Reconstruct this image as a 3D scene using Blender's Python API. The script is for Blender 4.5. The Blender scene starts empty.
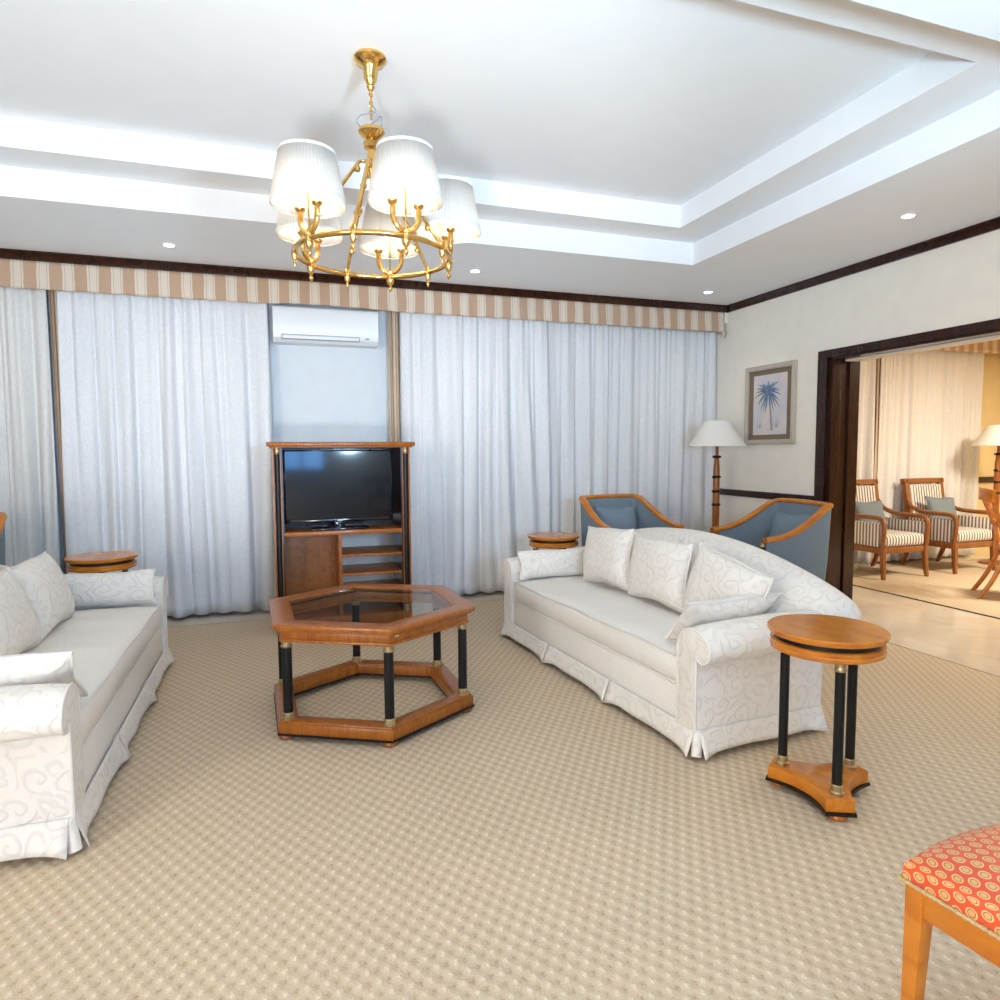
import bpy, bmesh, math, random
from mathutils import Vector, Matrix, Euler
PI = math.pi
R = math.radians
sc = bpy.context.scene
COL = sc.collection
random.seed(7)

# ------------------------------------------------------------------ materials
def new_mat(name):
    m = bpy.data.materials.new(name); m.use_nodes = True
    nt = m.node_tree; nt.nodes.clear()
    out = nt.nodes.new('ShaderNodeOutputMaterial')
    b = nt.nodes.new('ShaderNodeBsdfPrincipled')
    nt.links.new(b.outputs[0], out.inputs[0])
    return m, nt, b
def N(nt, kind, **kw):
    n = nt.nodes.new(kind)
    for k, v in kw.items():
        if k in n.inputs: n.inputs[k].default_value = v
        else: setattr(n, k, v)
    return n
def math_node(nt, op, a, b=None, c=None):
    n = nt.nodes.new('ShaderNodeMath'); n.operation = op
    for i, v in enumerate((a, b, c)):
        if v is None: continue
        if isinstance(v, (int, float)): n.inputs[i].default_value = v
        else: nt.links.new(v, n.inputs[i])
    return n.outputs[0]
def ramp(nt, fac, stops, interp='LINEAR'):
    r = nt.nodes.new('ShaderNodeValToRGB'); r.color_ramp.interpolation = interp
    e = r.color_ramp.elements
    while len(e) < len(stops): e.new(0.5)
    for x, (p, c) in zip(e, stops):
        x.position = p; x.color = (*c, 1)
    nt.links.new(fac, r.inputs[0]); return r.outputs[0]
def obj_coord(nt):
    return N(nt, 'ShaderNodeTexCoord').outputs['Object']
def xyz(nt, vec):
    s = nt.nodes.new('ShaderNodeSeparateXYZ'); nt.links.new(vec, s.inputs[0]); return s.outputs
def bump(nt, b, h, strength=.3, dist=.01):
    n = N(nt, 'ShaderNodeBump'); n.inputs['Strength'].default_value = strength; n.inputs['Distance'].default_value = dist
    nt.links.new(h, n.inputs['Height']); nt.links.new(n.outputs[0], b.inputs['Normal'])
def plain(name, c, rough=.5, metal=0., noise=0., scale=30., bstr=0., spec=.5, coat=0.):
    m, nt, b = new_mat(name)
    b.inputs['Base Color'].default_value = (*c, 1); b.inputs['Roughness'].default_value = rough
    b.inputs['Metallic'].default_value = metal; b.inputs['Specular IOR Level'].default_value = spec
    b.inputs['Coat Weight'].default_value = coat
    if noise or bstr:
        t = N(nt, 'ShaderNodeTexNoise'); t.inputs['Scale'].default_value = scale; t.inputs['Detail'].default_value = 3
        nt.links.new(obj_coord(nt), t.inputs['Vector'])
        if noise:
            lo = tuple(max(0, v*(1-noise)) for v in c); hi = tuple(min(1, v*(1+noise)) for v in c)
            nt.links.new(ramp(nt, t.outputs[0], [(.3, lo), (.7, hi)]), b.inputs['Base Color'])
        if bstr: bump(nt, b, t.outputs[0], bstr, .003)
    return m
def wood(name, c1, c2, rough=.34, coat=.12, stretch=(14, 14, 1.6), scale=4.):
    m, nt, b = new_mat(name)
    mp = N(nt, 'ShaderNodeMapping'); mp.inputs['Scale'].default_value = stretch
    nt.links.new(obj_coord(nt), mp.inputs[0])
    t = N(nt, 'ShaderNodeTexNoise'); t.inputs['Scale'].default_value = scale; t.inputs['Detail'].default_value = 5
    t.inputs['Distortion'].default_value = .6
    nt.links.new(mp.outputs[0], t.inputs['Vector'])
    nt.links.new(ramp(nt, t.outputs[0], [(.32, c1), (.68, c2)]), b.inputs['Base Color'])
    b.inputs['Specular IOR Level'].default_value = .35; b.inputs['Roughness'].default_value = rough; b.inputs['Coat Weight'].default_value = coat; b.inputs['Coat Roughness'].default_value = .12
    return m
def damask(name, c, k=.91):
    m, nt, b = new_mat(name)
    oc = obj_coord(nt)
    d = N(nt, 'ShaderNodeTexNoise'); d.inputs['Scale'].default_value = 5.
    nt.links.new(oc, d.inputs['Vector'])
    mx = N(nt, 'ShaderNodeMix'); mx.data_type = 'VECTOR'; mx.inputs[0].default_value = .12
    nt.links.new(oc, mx.inputs[4]); nt.links.new(d.outputs['Color'], mx.inputs[5])
    v = N(nt, 'ShaderNodeTexVoronoi'); v.inputs['Scale'].default_value = 12.
    nt.links.new(mx.outputs[1], v.inputs['Vector'])
    sb = nt.nodes.new('ShaderNodeVectorMath'); sb.operation = 'SUBTRACT'
    nt.links.new(mx.outputs[1], sb.inputs[0]); nt.links.new(v.outputs['Position'], sb.inputs[1])
    q = xyz(nt, sb.outputs[0])
    ang = math_node(nt, 'ARCTAN2', q[2], math_node(nt, 'ADD', q[0], q[1]))
    s = math_node(nt, 'SINE', math_node(nt, 'ADD', math_node(nt, 'MULTIPLY', v.outputs['Distance'], 15.), ang))
    s = math_node(nt, 'SMOOTH_MAX', s, .35, .3)
    f = N(nt, 'ShaderNodeTexNoise'); f.inputs['Scale'].default_value = 260.
    nt.links.new(oc, f.inputs['Vector'])
    h = math_node(nt, 'ADD', s, math_node(nt, 'MULTIPLY', f.outputs[0], .5))
    lo = tuple(x*k for x in c)
    nt.links.new(ramp(nt, math_node(nt, 'MULTIPLY_ADD', s, .5, .5), [(.72, c), (.95, lo)]), b.inputs['Base Color'])
    b.inputs['Roughness'].default_value = .75; b.inputs['Sheen Weight'].default_value = .15
    bump(nt, b, h, .55, .006)
    return m
def stripes(name, axis, period, stops, rough=.85, offs=0., wob=0.):
    m, nt, b = new_mat(name)
    p = xyz(nt, obj_coord(nt))
    x = p[axis]
    if wob:
        t = N(nt, 'ShaderNodeTexNoise'); t.inputs['Scale'].default_value = 6.
        nt.links.new(obj_coord(nt), t.inputs['Vector'])
        x = math_node(nt, 'ADD', x, math_node(nt, 'MULTIPLY', t.outputs[0], wob))
    u = math_node(nt, 'FRACT', math_node(nt, 'ADD', math_node(nt, 'DIVIDE', x, period), 100. + offs))
    nt.links.new(ramp(nt, u, stops, 'CONSTANT'), b.inputs['Base Color'])
    b.inputs['Roughness'].default_value = rough
    return m
def carpet_mat():
    m, nt, b = new_mat('woven_carpet')
    oc = obj_coord(nt)
    t = N(nt, 'ShaderNodeTexNoise'); t.inputs['Scale'].default_value = 90.; t.inputs['Detail'].default_value = 2
    nt.links.new(oc, t.inputs['Vector'])
    p = xyz(nt, oc)
    wob = math_node(nt, 'MULTIPLY', math_node(nt, 'SUBTRACT', t.outputs[0], .5), 1.6)
    a = math_node(nt, 'SINE', math_node(nt, 'ADD', math_node(nt, 'MULTIPLY', p[0], 2*PI/.052), wob))
    c = math_node(nt, 'SINE', math_node(nt, 'ADD', math_node(nt, 'MULTIPLY', p[1], 2*PI/.078), wob))
    d = math_node(nt, 'MULTIPLY', a, c)
    big = N(nt, 'ShaderNodeTexNoise'); big.inputs['Scale'].default_value = 1.2
    nt.links.new(oc, big.inputs['Vector'])
    fine = N(nt, 'ShaderNodeTexNoise'); fine.inputs['Scale'].default_value = 190.
    nt.links.new(oc, fine.inputs['Vector'])
    h = math_node(nt, 'MULTIPLY_ADD', math_node(nt, 'MULTIPLY', d, math_node(nt, 'ABSOLUTE', d)), .30, .47)
    h = math_node(nt, 'ADD', h, math_node(nt, 'MULTIPLY', math_node(nt, 'SUBTRACT', fine.outputs[0], .5), .75))
    h = math_node(nt, 'ADD', h, math_node(nt, 'MULTIPLY', math_node(nt, 'SUBTRACT', big.outputs[0], .5), .12))
    nt.links.new(ramp(nt, h, [(.0, (.33, .225, .12)), (.25, (.54, .41, .27)), (.62, (.66, .53, .375)), (.95, (.86, .78, .62))]), b.inputs['Base Color'])
    b.inputs['Roughness'].default_value = .95; b.inputs['Specular IOR Level'].default_value = .1
    bump(nt, b, d, .4, .004)
    return m
def marble_mat():
    m, nt, b = new_mat('beige_marble')
    oc = obj_coord(nt)
    t = N(nt, 'ShaderNodeTexNoise'); t.inputs['Scale'].default_value = 2.2; t.inputs['Detail'].default_value = 8; t.inputs['Distortion'].default_value = 1.4
    nt.links.new(oc, t.inputs['Vector'])
    nt.links.new(ramp(nt, t.outputs[0], [(.3, (.66, .55, .41)), (.5, (.72, .62, .49)), (.7, (.76, .67, .55))]), b.inputs['Base Color'])
    b.inputs['Roughness'].default_value = .12
    return m
def ring_fabric():
    m, nt, b = new_mat('ring_pattern_fabric')
    tc = N(nt, 'ShaderNodeTexCoord'); q = xyz(nt, tc.outputs['Object']); nn = xyz(nt, tc.outputs['Normal'])
    dz = math_node(nt, 'SUBTRACT', .52, q[2])
    p = [math_node(nt, 'MULTIPLY_ADD', nn[i], dz, q[i]) for i in (0, 1)]
    px, py = .035, .054
    def lattice(ox, oy):
        u = math_node(nt, 'SUBTRACT', math_node(nt, 'FRACT', math_node(nt, 'ADD', math_node(nt, 'DIVIDE', p[0], px), 50+ox)), .5)
        v = math_node(nt, 'SUBTRACT', math_node(nt, 'FRACT', math_node(nt, 'ADD', math_node(nt, 'DIVIDE', p[1], py), 50+oy)), .5)
        u = math_node(nt, 'MULTIPLY', u, px); v = math_node(nt, 'MULTIPLY', v, py)
        return math_node(nt, 'SQRT', math_node(nt, 'ADD', math_node(nt, 'MULTIPLY', u, u), math_node(nt, 'MULTIPLY', v, v)))
    d = math_node(nt, 'MINIMUM', lattice(0, 0), lattice(.5, .5))
    col = ramp(nt, math_node(nt, 'DIVIDE', d, .0235), [(0, (.62, .36, .12)), (.27, (.45, .09, .03)), (.36, (.74, .44, .17)), (.50, (.66, .070, .012))], 'CONSTANT')
    nt.links.new(col, b.inputs['Base Color'])
    b.inputs['Roughness'].default_value = .55; b.inputs['Sheen Weight'].default_value = .2
    return m
def curtain_mat(name, c):
    m, nt, b = new_mat(name)
    oc = obj_coord(nt)
    mp = N(nt, 'ShaderNodeMapping'); mp.inputs['Scale'].default_value = (180, 180, 40)
    nt.links.new(oc, mp.inputs[0])
    t = N(nt, 'ShaderNodeTexNoise'); t.inputs['Scale'].default_value = 1.; t.inputs['Detail'].default_value = 3
    nt.links.new(mp.outputs[0], t.inputs['Vector'])
    lo = tuple(x*.9 for x in c); hi = tuple(min(1, x*1.06) for x in c)
    nt.links.new(ramp(nt, t.outputs[0], [(.3, lo), (.7, hi)]), b.inputs['Base Color'])
    b.inputs['Roughness'].default_value = .95; b.inputs['Specular IOR Level'].default_value = .1
    return m
def emit(name, c, s):
    m = bpy.data.materials.new(name); m.use_nodes = True; nt = m.node_tree; nt.nodes.clear()
    o = nt.nodes.new('ShaderNodeOutputMaterial'); e = nt.nodes.new('ShaderNodeEmission')
    e.inputs[0].default_value = (*c, 1); e.inputs[1].default_value = s; nt.links.new(e.outputs[0], o.inputs[0]); return m
def glass_mat(name, tint, refl=.12):
    m = bpy.data.materials.new(name); m.use_nodes = True; nt = m.node_tree; nt.nodes.clear()
    o = nt.nodes.new('ShaderNodeOutputMaterial')
    t = nt.nodes.new('ShaderNodeBsdfTransparent'); t.inputs[0].default_value = (*tint, 1)
    g = nt.nodes.new('ShaderNodeBsdfGlossy'); g.inputs['Roughness'].default_value = .02
    f = nt.nodes.new('ShaderNodeFresnel'); f.inputs[0].default_value = 1.5
    geo = nt.nodes.new('ShaderNodeNewGeometry')
    a = math_node(nt, 'MULTIPLY_ADD', f.outputs[0], .9, refl*.2)
    a = math_node(nt, 'MULTIPLY', a, math_node(nt, 'SUBTRACT', 1., geo.outputs['Backfacing']))
    x = nt.nodes.new('ShaderNodeMixShader')
    nt.links.new(a, x.inputs[0]); nt.links.new(t.outputs[0], x.inputs[1]); nt.links.new(g.outputs[0], x.inputs[2]); nt.links.new(x.outputs[0], o.inputs[0])
    return m
def shade_mat(name, c, tr=.5):
    m = bpy.data.materials.new(name); m.use_nodes = True; nt = m.node_tree; nt.nodes.clear()
    o = nt.nodes.new('ShaderNodeOutputMaterial')
    d = nt.nodes.new('ShaderNodeBsdfDiffuse'); d.inputs[0].default_value = (*c, 1)
    t = nt.nodes.new('ShaderNodeBsdfTranslucent'); t.inputs[0].default_value = (*c, 1)
    x = nt.nodes.new('ShaderNodeMixShader'); x.inputs[0].default_value = tr
    nt.links.new(d.outputs[0], x.inputs[1]); nt.links.new(t.outputs[0], x.inputs[2]); nt.links.new(x.outputs[0], o.inputs[0])
    return m

def screen_mat():
    m = plain('tv_screen', (.003, .004, .006), .07, spec=.26, coat=.10); m.node_tree.nodes['Principled BSDF'].inputs['Coat Roughness'].default_value = .24; return m
M = dict(
    wood=wood('cherry_wood', (.235, .062, .007), (.37, .118, .014)),
    woodtop=wood('cherry_veneer', (.47, .135, .010), (.61, .215, .021), .26, .2, (5, 2, 5), 3.),
    darkwood=wood('mahogany_dark', (.017, .0045, .0022), (.042, .011, .005), .24, .1, (9, 9, 1.2), 2.),
    midwood=wood('walnut_mid', (.20, .066, .015), (.31, .115, .03), .32, .15),
    panelwood=wood('cabinet_panel_wood', (.24, .075, .014), (.35, .12, .025), .35, .2, (6, 6, 6), 5.),
    black=plain('black_lacquer', (.006, .006, .007), .38, spec=.3),
    brass=plain('aged_brass', (.44, .34, .18), .38, .9, .25, 60),
    gold=plain('polished_gold', (.74, .47, .15), .16, 1.),
    sofa=damask('ivory_damask', (.82, .775, .71)),
    welt=plain('ivory_welt', (.76, .73, .68), .8),
    seat=plain('ivory_plain_weave', (.82, .78, .72), .85, 0, .06, 160, .12),
    blue=plain('blue_upholstery', (.175, .235, .285), .85, 0, .12, 220, .1),
    bluecush=plain('blue_cushion_fabric', (.16, .225, .285), .9, 0, .12, 220, .1),
    slate=plain('slate_cushion_fabric', (.17, .205, .225), .9, 0, .12, 220, .1),
    carpet=carpet_mat(), marble=marble_mat(), rings=ring_fabric(),
    edge=plain('carpet_binding', (.10, .07, .045), .9),
    sheer=curtain_mat('sheer_curtain', (.78, .785, .80)),
    sheerwarm=curtain_mat('lined_curtain', (.76, .74, .71)),
    wall=plain('cream_wall_paint', (.90, .85, .755), .7, 0, .02, 8),
    wallcool=plain('pale_wall_paint', (.72, .76, .79), .7, 0, .02, 8),
    wallyellow=plain('warm_yellow_paint', (.80, .64, .34), .7, 0, .03, 8),
    ceil=plain('white_ceiling_paint', (.87, .875, .88), .75, 0, .01, 5),
    white=plain('white_plastic', (.82, .84, .85), .35),
    grey=plain('grey_plastic', (.25, .26, .28), .5),
    tvblack=plain('tv_gloss_black', (.006, .006, .007), .12, coat=.3),
    screen=screen_mat(),
    silver=plain('silver_leaf', (.62, .56, .47), .35, .5, .12, 60),
    mat_brown=plain('brown_mat_board', (.22, .155, .105), .9),
    braid=plain('gold_braid', (.50, .33, .14), .7, 0, .3, 300, .5),
    glass=glass_mat('smoked_glass', (.88, .91, .90)),
    pglass=glass_mat('window_glass', (.95, .97, 1.)),
    shade=shade_mat('pleated_shade', (.72, .70, .67), .32),
    lampshade=shade_mat('ivory_lamp_shade', (.96, .93, .87), .15),
    bulb=emit('bulb_glow', (1., .86, .62), 7.),
    spotlens=emit('downlight_lens', (1., .93, .80), 30.),
    chrome=plain('chrome', (.75, .75, .75), .15, 1.),
)
CREAM = (.70, .60, .49); TAN = (.51, .335, .225); LINE = (.42, .29, .23)
M['valance'] = stripes('valance_stripe', 0, .166, [(0, CREAM), (.09, LINE), (.11, CREAM), (.40, LINE), (.42, CREAM), (.49, TAN)], wob=.02)
M['drape'] = stripes('drape_stripe', 0, .055, [(0, (.62, .54, .44)), (.4, (.36, .22, .13)), (.55, (.55, .38, .25)), (.85, (.30, .18, .11))])
SC = (.80, .75, .68); SB = (.20, .145, .12)
M['stripex'] = stripes('stripe_fabric', 0, .041, [(0, SC), (.52, SB)])
M['stripey'] = stripes('stripe_fabric_side', 1, .041, [(0, SC), (.52, SB)])
_m, _nt, _b = new_mat('palm_print_paper')
_p = xyz(_nt, obj_coord(_nt))
_t = N(_nt, 'ShaderNodeTexNoise'); _t.inputs['Scale'].default_value = 7.
_nt.links.new(obj_coord(_nt), _t.inputs['Vector'])
_nt.links.new(ramp(_nt, _t.outputs[0], [(.35, (.60, .60, .66)), (.65, (.74, .65, .60))]), _b.inputs['Base Color'])
_b.inputs['Roughness'].default_value = .6
M['print'] = _m
M['palm'] = plain('palm_ink_blue', (.13, .20, .32), .8, 0, .4, 30)
M['trunk'] = plain('palm_trunk_ink', (.34, .30, .33), .8, 0, .2, 30)
M['bush'] = plain('faded_bush_ink', (.42, .44, .52), .8)

# ------------------------------------------------------------------ mesh builder
class MB:
    def __init__(s): s.bm = bmesh.new()
    def _merge(s, b, mat=None):
        if mat is not None: b.transform(mat)
        me = bpy.data.meshes.new('tmp'); b.to_mesh(me); b.free(); s.bm.from_mesh(me); bpy.data.meshes.remove(me); return s
    def box(s, x0, x1, y0, y1, z0, z1, bev=0., seg=2, mat=None):
        b = bmesh.new(); bmesh.ops.create_cube(b, size=1)
        b.transform(Matrix.Translation(((x0+x1)/2, (y0+y1)/2, (z0+z1)/2)) @ Matrix.Diagonal((x1-x0, y1-y0, z1-z0, 1)))
        if bev: bmesh.ops.bevel(b, geom=b.edges[:], offset=bev, segments=seg, affect='EDGES', profile=.5)
        return s._merge(b, mat)
    def lathe(s, prof, c=(0, 0, 0), seg=24, mat=None, pleat=0, amp=0.):
        b = bmesh.new(); rows = []
        for r, z in prof:
            if r <= 1e-6: rows.append([b.verts.new((c[0], c[1], c[2]+z))])
            else:
                rows.append([b.verts.new((c[0]+r*(1+amp*math.cos(pleat*2*PI*i/seg))*math.cos(2*PI*i/seg), c[1]+r*(1+amp*math.cos(pleat*2*PI*i/seg))*math.sin(2*PI*i/seg), c[2]+z)) for i in range(seg)])
        for a, d in zip(rows, rows[1:]):
            for i in range(seg):
                j = (i+1) % seg
                if len(a) == 1 and len(d) == 1: continue
                if len(a) == 1: b.faces.new((a[0], d[j], d[i]))
                elif len(d) == 1: b.faces.new((a[i], a[j], d[0]))
                else: b.faces.new((a[i], a[j], d[j], d[i]))
        bmesh.ops.recalc_face_normals(b, faces=b.faces[:])
        return s._merge(b, mat)
    def loft(s, rings, closed_ring=True, cap=True, closed_path=False, mat=None):
        b = bmesh.new(); vs = [[b.verts.new(p) for p in r] for r in rings]
        n = len(rings[0]); pairs = list(zip(vs, vs[1:]))
        if closed_path: pairs.append((vs[-1], vs[0]))
        for a, d in pairs:
            for i in range(n if closed_ring else n-1):
                j = (i+1) % n; b.faces.new((a[i], a[j], d[j], d[i]))
        if cap and not closed_path and closed_ring:
            b.faces.new(vs[0][::-1]); b.faces.new(vs[-1])
        bmesh.ops.recalc_face_normals(b, faces=b.faces[:])
        return s._merge(b, mat)
    def tube(s, path, r, seg=10, closed=False, mat=None):
        path = [Vector(p) for p in path]; n = len(path); rings = []; up = None
        for i, p in enumerate(path):
            if closed: t = path[(i+1) % n]-path[i-1]
            else: t = path[min(i+1, n-1)]-path[max(i-1, 0)]
            t.normalize()
            if up is None:
                up = Vector((0, 0, 1)) if abs(t.z) < .9 else Vector((1, 0, 0))
            a = t.cross(up); a.normalize(); up2 = a.cross(t); up2.normalize(); up = up2
            rr = r[i] if isinstance(r, (list, tuple)) else r
            rings.append([p+(a*math.cos(2*PI*k/seg)+up2*math.sin(2*PI*k/seg))*rr for k in range(seg)])
        return s.loft(rings, closed_path=closed, mat=mat)
    def bar(s, path, w, h, rnd=.3, mat=None):      # rounded rectangular section; w across, h vertical-ish
        path = [Vector(p) for p in path]; n = len(path); rings = []
        for i, p in enumerate(path):
            t = path[min(i+1, n-1)]-path[max(i-1, 0)]; t.normalize()
            if i == 0 and abs(p.z) < 1e-6: t = Vector((0, 0, 1))
            side = t.cross(Vector((0, 0, 1)))
            if abs(path[0].z) < 1e-6 or side.length < .05: side = Vector((1, 0, 0))
            side.normalize(); up = side.cross(t); up.normalize()
            ww = (w[i] if isinstance(w, (list, tuple)) else w)/2; hh = (h[i] if isinstance(h, (list, tuple)) else h)/2
            c = min(ww, hh)*rnd*2*.5
            q = [(ww, hh-c), (ww-c*.3, hh-c*.3), (ww-c, hh), (-ww+c, hh), (-ww+c*.3, hh-c*.3), (-ww, hh-c), (-ww, -hh+c), (-ww+c*.3, -hh+c*.3), (-ww+c, -hh), (ww-c, -hh), (ww-c*.3, -hh+c*.3), (ww, -hh+c)]
            rings.append([p+side*a+up*b for a, b in q])
        return s.loft(rings, mat=mat)
    def prism(s, poly, z0, z1, bev=0., hole=None, mat=None):
        b = bmesh.new()
        if hole is None:
            f = b.faces.new([b.verts.new((x, y, z0)) for x, y in poly])
            e = bmesh.ops.extrude_face_region(b, geom=[f])
            bmesh.ops.translate(b, vec=(0, 0, z1-z0), verts=[v for v in e['geom'] if isinstance(v, bmesh.types.BMVert)])
        else:
            n = len(poly)
            L = [[b.verts.new((x, y, z)) for x, y in p] for z in (z0, z1) for p in (poly, hole)]
            for i in range(n):
                j = (i+1) % n
                b.faces.new((L[0][i], L[0][j], L[2][j], L[2][i])); b.faces.new((L[1][j], L[1][i], L[3][i], L[3][j]))
                b.faces.new((L[0][j], L[0][i], L[1][i], L[1][j])); b.faces.new((L[2][i], L[2][j], L[3][j], L[3][i]))
        bmesh.ops.recalc_face_normals(b, faces=b.faces[:])
        if bev: bmesh.ops.bevel(b, geom=b.edges[:], offset=bev, segments=2, affect='EDGES', profile=.5)
        return s._merge(b, mat)
    def grid(s, f, nu, nv, mat=None):              # f(u,v) -> point, u,v in 0..1
        b = bmesh.new(); vs = [[b.verts.new(f(i/nu, j/nv)) for j in range(nv+1)] for i in range(nu+1)]
        for i in range(nu):
            for j in range(nv): b.faces.new((vs[i][j], vs[i+1][j], vs[i+1][j+1], vs[i][j+1]))
        return s._merge(b, mat)
    def build(s, name, mat, parent=None, ang=35, loc=None, rot=None, thick=0.):
        me = bpy.data.meshes.new(name); s.bm.to_mesh(me); s.bm.free()
        me.materials.append(mat)
        me.polygons.foreach_set('use_smooth', [True]*len(me.polygons)); me.set_sharp_from_angle(angle=R(ang))
        o = bpy.data.objects.new(name, me); COL.objects.link(o)
        if parent is not None: o.parent = parent
        if loc is not None: o.location = loc
        if rot is not None: o.rotation_euler = rot
        if thick:
            md = o.modifiers.new('thickness', 'SOLIDIFY'); md.thickness = thick; md.offset = 0
        return o
def tag(o, label=None, cat=None, group=None, kind=None):
    if label: o['label'] = label
    if cat: o['category'] = cat
    if group: o['group'] = group
    if kind: o['kind'] = kind
    return o
def thing(name, label, cat, loc=(0, 0, 0), rz=0., group=None):
    o = bpy.data.objects.new(name, None); COL.objects.link(o); o.empty_display_size = .1
    o.location = loc; o.rotation_euler = (0, 0, rz)
    return tag(o, label, cat, group)
def copy_tree(o, parent=None):
    c = o.copy(); COL.objects.link(c)
    if parent is not None: c.parent = parent
    for ch in list(o.children): copy_tree(ch, c)
    return c
def dup(o, label, loc, rz=0., rot=None, group=None):
    c = copy_tree(o); c['label'] = label; c.location = loc
    c.rotation_euler = rot if rot is not None else (0, 0, rz)
    if group: c['group'] = group
    return c
def struct(o): return tag(o, kind='structure')
def spline(pts, n=8):
    pts = [Vector(p) for p in pts]; out = []
    for i in range(len(pts)-1):
        p0, p1, p2, p3 = pts[max(i-1, 0)], pts[i], pts[i+1], pts[min(i+2, len(pts)-1)]
        for k in range(n):
            t = k/n
            out.append(.5*((2*p1)+(p2-p0)*t+(2*p0-5*p1+4*p2-p3)*t*t+(3*p1-p0-3*p2+p3)*t**3))
    out.append(pts[-1]); return out
def ngon(n, r, a0=0., c=(0, 0)): return [(c[0]+r*math.cos(a0+2*PI*i/n), c[1]+r*math.sin(a0+2*PI*i/n)) for i in range(n)]

# ------------------------------------------------------------------ room shell
XL, XR, YB, YF, ZC = -3.65, 4.60, 6.22, -3.0, 2.92      # living room
WT = .31; XD, XE = XR+WT, 9.3                           # dining room from XD to XE
OY0, OY1, OZ = 1.9, 4.59, 2.195                         # opening in the dividing wall
struct(MB().box(XL-.2, XE+.2, YF-.2, YB+.2, -.12, 0).build('floor', M['marble']))
struct(MB().box(XL-.2, XR+WT/2, YB, YB+.15, 0, 3.4).build('wall_back', M['wallcool']))
struct(MB().box(XR+WT/2, XE+.2, YB, YB+.15, 0, 3.4).build('wall_back_dining', M['wallyellow']))
LY0, LY1, LZ0, LZ1 = -2.3, -.3, .85, 2.45             # unseen opening added in the left wall to bring in light
wl = MB(); wl.box(XL-.15, XL, YF, LY0, 0, 3.4); wl.box(XL-.15, XL, LY1, YB, 0, 3.4); wl.box(XL-.15, XL, LY0, LY1, 0, LZ0); wl.box(XL-.15, XL, LY0, LY1, LZ1, 3.4)
struct(wl.build('wall_left', M['wall']))
fr = MB()
fr.box(XL-.12, XL-.03, LY0, LY1, LZ0, LZ0+.05); fr.box(XL-.12, XL-.03, LY0, LY1, LZ1-.05, LZ1)
for y in (LY0, (LY0+LY1)/2-.025, LY1-.05): fr.box(XL-.12, XL-.03, y, y+.05, LZ0, LZ1)
w = struct(fr.build('window_2', M['white']))
MB().box(XL-.08, XL-.075, LY0+.02, LY1-.02, LZ0+.02, LZ1-.02).build('pane', M['pglass'], w)
wr = MB(); wr.box(XR, XD, OY1, YB, 0, ZC+.01); wr.box(XR, XD, YF, OY0, 0, ZC+.01); wr.box(XR, XD, OY0, OY1, OZ, ZC+.01)
struct(wr.build('wall_right', M['wall']))
struct(MB().box(XE, XE+.15, YF, YB, 0, 3.4).build('wall_right_dining', M['wallyellow']))
# rear wall with an unseen opening added for light and TV glow
WX = [(.05, .95)]; WZ0, WZ1 = 1.03, 2.4
wf = MB(); xs = [XL] + [v for w in WX for v in w] + [XD]
for i in range(0, len(xs), 2): wf.box(xs[i], xs[i+1], YF-.15, YF, 0, 3.4)
for a, b in WX: wf.box(a, b, YF-.15, YF, 0, WZ0); wf.box(a, b, YF-.15, YF, WZ1, 3.4)
struct(wf.build('wall_rear', M['wall']))
struct(MB().box(XD, XE, YF-.15, YF, 0, 3.4).build('wall_rear_dining', M['wallyellow']))
for i, (a, b) in enumerate(WX):
    fr = MB(); t = .05
    fr.box(a, b, YF-.12, YF-.03, WZ0, WZ0+t); fr.box(a, b, YF-.12, YF-.03, WZ1-t, WZ1)
    for x in (a, (a+b)/2-t/2, b-t): fr.box(x, x+t, YF-.12, YF-.03, WZ0, WZ1)
    w = struct(fr.build('window_%d' % (i+1), M['white']))
    MB().box(a+.02, b-.02, YF-.08, YF-.075, WZ0+.02, WZ1-.02).build('pane', M['pglass'], w)
# ceiling with a two-step tray
def rect(x0, x1, y0, y1): return [(x0, y0), (x1, y0), (x1, y1), (x0, y1)]
T1 = (-2.35, 3.30, 1.85, 4.754); T2 = (-2.02, 2.982, 2.20, 4.467); Z1, Z2 = 3.096, 3.26
cb = MB()
cb.prism(rect(XL-.15, XD-.02, YF-.15, YB+.1), ZC, Z1, hole=rect(*T1))
cb.prism(rect(T1[0]-.1, T1[1]+.1, T1[2]-.1, T1[3]+.1), Z1, Z2, hole=rect(*T2))
cb.box(T1[0]-.1, T1[1]+.1, T1[2]-.1, T1[3]+.1, Z2, Z2+.1)
struct(cb.build('ceiling', M['ceil']))
struct(MB().box(XD-.02, XE+.15, YF-.15, YB+.1, ZC, ZC+.1).build('ceiling_dining', M['ceil']))
# dark crown moulding (stepped section) along valance front, right wall, left wall
def crown(name, p0, p1, n):
    p0, p1, n = Vector(p0), Vector(p1), Vector(n)
    prof = [(0, -.066), (.018, -.066), (.024, -.05), (.045, -.022), (.052, -.014), (.052, 0), (0, 0)]
    rings = [[Vector((p.x, p.y, ZC))+n*a+Vector((0, 0, b)) for a, b in prof] for p in (p0, p1)]
    return struct(MB().loft(rings).build(name, M['darkwood'], ang=20))
VY = 5.985
crown('trim_1', (XL, VY, 0), (XR, VY, 0), (0, -1, 0))
crown('trim_2', (XR, YF, 0), (XR, VY, 0), (-1, 0, 0))
crown('trim_3', (XL, YF, 0), (XL, VY, 0), (1, 0, 0))
# pelmet backing board behind the living-room valance
struct(MB().box(XL, XR, VY+.005, VY+.03, 2.75, ZC).build('trim_4', M['wall']))
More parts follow.
